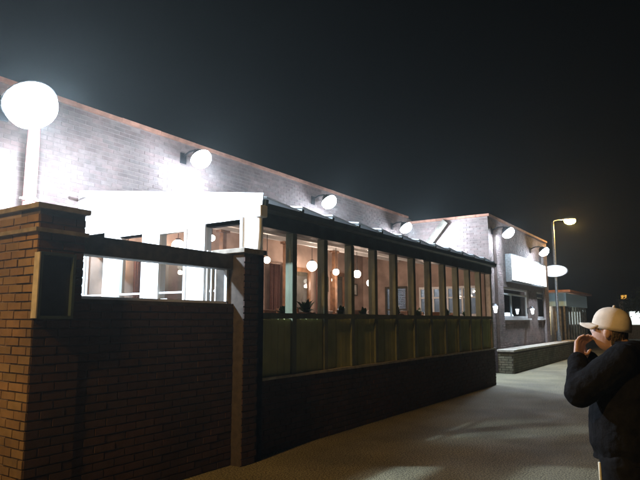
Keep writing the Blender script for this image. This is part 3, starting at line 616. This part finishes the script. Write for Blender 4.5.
def remesh(name, bm, mat, parent, vox, smooth_it=6, folds=0, fscale=.12):
    bmesh.ops.recalc_face_normals(bm, faces=bm.faces[:])
    me = bpy.data.meshes.new('tmp'); bm.to_mesh(me); bm.free(); o = bpy.data.objects.new('tmp', me); COL.objects.link(o)
    r_ = o.modifiers.new('r', 'REMESH'); r_.mode = 'VOXEL'; r_.voxel_size = vox
    s_ = o.modifiers.new('s', 'SMOOTH'); s_.iterations = smooth_it; s_.factor = .5
    if folds:
        tx = bpy.data.textures.new('folds', 'CLOUDS'); tx.noise_scale = fscale; tx.noise_depth = 2
        dm = o.modifiers.new('d', 'DISPLACE'); dm.texture = tx; dm.strength = folds; dm.mid_level = .5; dm.texture_coords = 'LOCAL'
    dg = bpy.context.evaluated_depsgraph_get(); m2 = bpy.data.meshes.new_from_object(o.evaluated_get(dg)); m2.name = name
    bpy.data.objects.remove(o); m2.materials.clear(); m2.materials.append(M[mat]); m2.polygons.foreach_set('use_smooth', [True]*len(m2.polygons))
    n_ = bpy.data.objects.new(name, m2); COL.objects.link(n_); n_.parent = parent; return n_
# joints, forward = +Y, the figure's left = -X
HEAD = Vector((0, .085, 1.585)); TILT = Matrix.Translation(HEAD)@Matrix.Rotation(R(10), 4, 'X')
LS, LE, LW = Vector((-.20, -.02, 1.43)), Vector((-.27, .19, 1.25)), Vector((-.095, .245, 1.435))
RS, RE, RW = Vector((.20, -.02, 1.43)), Vector((.27, .19, 1.245)), Vector((.09, .255, 1.43))
def hand(bm, w, d, side):                       # palm and five bent fingers from the wrist w along d, closing towards the face
    d = d.normalized(); nrm = Vector((side*.35, -1, .1)); nrm = (nrm-d*nrm.dot(d)).normalized(); sd = d.cross(nrm)
    for q in (-.028, -.010, .010, .028): capsule(bm, w+sd*q*.6, w+d*.085+sd*q, .016, .0135, 10)
    for q, ln in ((-.030, .060), (-.010, .074), (.010, .078), (.030, .066)):
        a = w+d*.085+sd*q; b = a+(d*.85+nrm*.5).normalized()*ln*.55; c = b+(d*.25+nrm*.95).normalized()*ln*.5
        capsule(bm, a, b, .0098, .009, 10); capsule(bm, b, c, .009, .0075, 10)
    s_ = 1 if side < 0 else -1
    a = w+d*.025+sd*.032*s_; b = a+(d*.6+sd*.75*s_+nrm*.3).normalized()*.042; c = b+(d*.9+nrm*.5).normalized()*.032
    capsule(bm, a, b, .0125, .0105, 10); capsule(bm, b, c, .0105, .0085, 10)
bm = bmesh.new()
loft(bm, [(0, 0, .88, .165, .12), (0, 0, 1.0, .155, .11), (0, -.01, 1.12, .145, .105), (0, -.02, 1.28, .17, .115), (0, -.025, 1.4, .165, .10), (0, -.015, 1.46, .09, .07)])
capsule(bm, (0, -.01, 1.42), (0, .055, 1.54), .06, .055)
for sh, el, wr, sd_ in ((LS, LE, LW, -1), (RS, RE, RW, 1)):
    capsule(bm, sh, el, .058, .043); capsule(bm, el, wr, .042, .028); hand(bm, wr, (wr-el)+Vector((-sd_*.02, -.05, .10)), sd_)
for sx in (-1, 1):
    capsule(bm, (sx*.095, 0, .90), (sx*.10, .015, .50), .085, .058); capsule(bm, (sx*.10, .015, .50), (sx*.105, -.015, .10), .055, .038); capsule(bm, (sx*.105, -.03, .05), (sx*.12, .14, .035), .035, .028)
hb = bmesh.new(); bmesh.ops.create_uvsphere(hb, u_segments=32, v_segments=24, radius=1)
for v_ in hb.verts:
    x, y, z = v_.co; jaw = max(0, -z); fx_ = 1-.28*jaw; fy = 1-.15*jaw if y < 0 else 1+.02*jaw
    nz = math.exp(-((z+.12)**2)/.03-(x*x)/.02)*(.20 if y > .5 else 0); ey = math.exp(-((z-.08)**2)/.012-((abs(x)-.38)**2)/.03)*(.07 if y > .3 else 0); mo = math.exp(-((z+.5)**2)/.006-(x*x)/.08)*(.05 if y > .3 else 0)
    v_.co = (x*.076*fx_, (y*fy+nz-ey+mo)*.095, z*.118-.004*(1 if z < -.7 else 0))
for sx in (-1, 1):
    bmesh.ops.create_uvsphere(hb, u_segments=12, v_segments=10, radius=1, matrix=Matrix.Translation((sx*.079, -.008, -.01))@Matrix.Rotation(R(sx*-18), 4, 'Z')@Matrix.Diagonal((.010, .020, .033, 1)))
hb.transform(TILT); tm = bpy.data.meshes.new('h'); hb.to_mesh(tm); hb.free(); bm.from_mesh(tm)
body = remesh('body', bm, 'skin', per, .006, 2)
for sx in (-1, 1):
    bm = bmesh.new(); ball(bm, TILT@Vector((sx*.030, .083, .010)), .0115, 12, 8); local('eye', bm, 'eye', body, smooth=True)
bm = bmesh.new(); c = TILT
for i in range(900):                                    # short hair below the cap at nape and temples
    a = random.uniform(R(150), R(390)); z = random.uniform(-.075, .045)
    rr = math.sqrt(max(0, 1-(z/.118)**2)); q = Vector((.077*rr*math.cos(a), .094*rr*math.sin(a), z))
    if abs(q.y+.008) < .024 and z < .03: continue
    if q.y > -.002 and z < .02: continue
    n_ = Vector((q.x, q.y, 0)).normalized(); tng = Vector((-n_.y, n_.x, 0)); e = q+n_*.006-Vector((0, 0, .022))
    bm.faces.new([bm.verts.new(c@p_) for p_ in (q-tng*.004, q+tng*.004, e+tng*.002, e-tng*.002)])
local('hair', bm, 'hair', body)
# cap: crown, button and a curved brim
bm = bmesh.new(); prof = [(1.0, -.012), (1.0, .01), (.985, .03), (.94, .053), (.85, .076), (.71, .095), (.53, .108), (.3, .117), (0, .12)]
lathe(bm, prof, 32, TILT@Matrix.Translation((0, -.006, .022))@Matrix.Diagonal((.087, .108, 1, 1)))
cap = local('cap', bm, 'cap', per, smooth=True); md = cap.modifiers.new('t', 'SOLIDIFY'); md.thickness = .003
bm = bmesh.new(); g_ = []
for i in range(13):
    a = R(28+124*i/12); row = []
    for j in range(5):
        f = j/4; ext = .072*f*math.sin(math.pi*(i+1.5)/15)**.6
        row.append(bm.verts.new(TILT@Vector((.0875*math.cos(a), .108*math.sin(a)+ext-.006, .022+.010*math.sin(a)-.022*abs(math.cos(a))*f-.012*f))))
    g_.append(row)
for a, b in zip(g_, g_[1:]):
    for j in range(4): bm.faces.new((a[j], a[j+1], b[j+1], b[j]))
br = local('brim', bm, 'cap', cap, smooth=True); md = br.modifiers.new('t', 'SOLIDIFY'); md.thickness = .004
bm = bmesh.new(); ball(bm, TILT@Vector((0, -.006, .147)), .008, 10, 6); local('button', bm, 'cap', cap, smooth=True)
# jacket
bm = bmesh.new()
loft(bm, [(0, .03, .87, .215, .185), (0, .03, .89, .20, .175), (0, .03, .95, .225, .20), (0, .02, 1.1, .225, .205), (0, -.01, 1.27, .23, .20), (0, -.045, 1.38, .215, .155), (0, -.035, 1.45, .155, .115), (0, -.012, 1.51, .085, .085)], 28)
for sh, el, wr in ((LS, LE, LW), (RS, RE, RW)):
    capsule(bm, sh, el, .092, .085); capsule(bm, el, el+(wr-el)*.86, .082, .056); capsule(bm, (0, -.04, 1.46), sh+Vector((0, 0, .005)), .075, .085)
capsule(bm, (-.05, -.125, 1.455), (.07, -.12, 1.47), .062, .07)
jk = remesh('jacket', bm, 'jacket', per, .008, 5, .016, .075)
bm = bmesh.new()
lathe(bm, [(.078, 1.47), (.085, 1.50), (.083, 1.53), (.076, 1.53), (.074, 1.49)], 24, Matrix.Translation((0, -.005, 0)), 1, 1.05); local('collar', bm, 'jacket', jk, smooth=True)
bm = bmesh.new()
loft(bm, [(0, .03, .80, .175, .15), (0, .03, .90, .185, .16), (0, .02, 1.0, .17, .14)])
for sx in (-1, 1):
    capsule(bm, (sx*.097, .03, .86), (sx*.102, .035, .5), .125, .10); capsule(bm, (sx*.102, .035, .5), (sx*.107, .01, .11), .10, .085)
tro = remesh('trousers', bm, 'trouser', per, .01, 5, .02, .1)
bm = bmesh.new(); pts = []
for i in range(13):
    f = i/12; z = .86-.76*f; r_ = .128-.038*f; a = R(118-6*math.sin(f*3))
    cx, cy = -.097-.01*f, .03+.008*math.sin(math.pi*f)
    pts.append(Vector((cx+r_*math.cos(a), cy+r_*math.sin(a), z)))
tube(bm, pts, .009, 8); local('leg_stripe', bm, 'stripe', tro, smooth=True)  # thin pale line down the front edge of the left leg
for sx in (-1, 1):
    bm = bmesh.new(); capsule(bm, (sx*.105, -.045, .05), (sx*.125, .17, .042), .05, .042); capsule(bm, (sx*.105, -.045, .05), (sx*.105, -.03, .12), .05, .05)
    for v_ in bm.verts: v_.co.z = max(0, v_.co.z)
    local('shoe', bm, 'shoe', per, smooth=True)
per.location = (3.78, .41, 0); per.rotation_euler = (0, 0, R(-8))

# ------------------------------------------------------------------ thin haze volume, added to give the floodlights a glow
bm = bmesh.new(); box(bm, (-60, -60, -1.2), (150, 70, 14))
hz = obj('glow_haze', bm, 'white'); hz['kind'] = 'stuff'
hm = bpy.data.materials.new('night haze'); hm.use_nodes = True; hn = hm.node_tree; hn.nodes.clear()
ho = hn.nodes.new('ShaderNodeOutputMaterial'); pv = hn.nodes.new('ShaderNodeVolumePrincipled')
pv.inputs['Density'].default_value = .0011; pv.inputs['Color'].default_value = (.85, .92, .9, 1); pv.inputs['Anisotropy'].default_value = .65
hn.links.new(pv.outputs[0], ho.inputs['Volume']); hz.data.materials.clear(); hz.data.materials.append(hm)
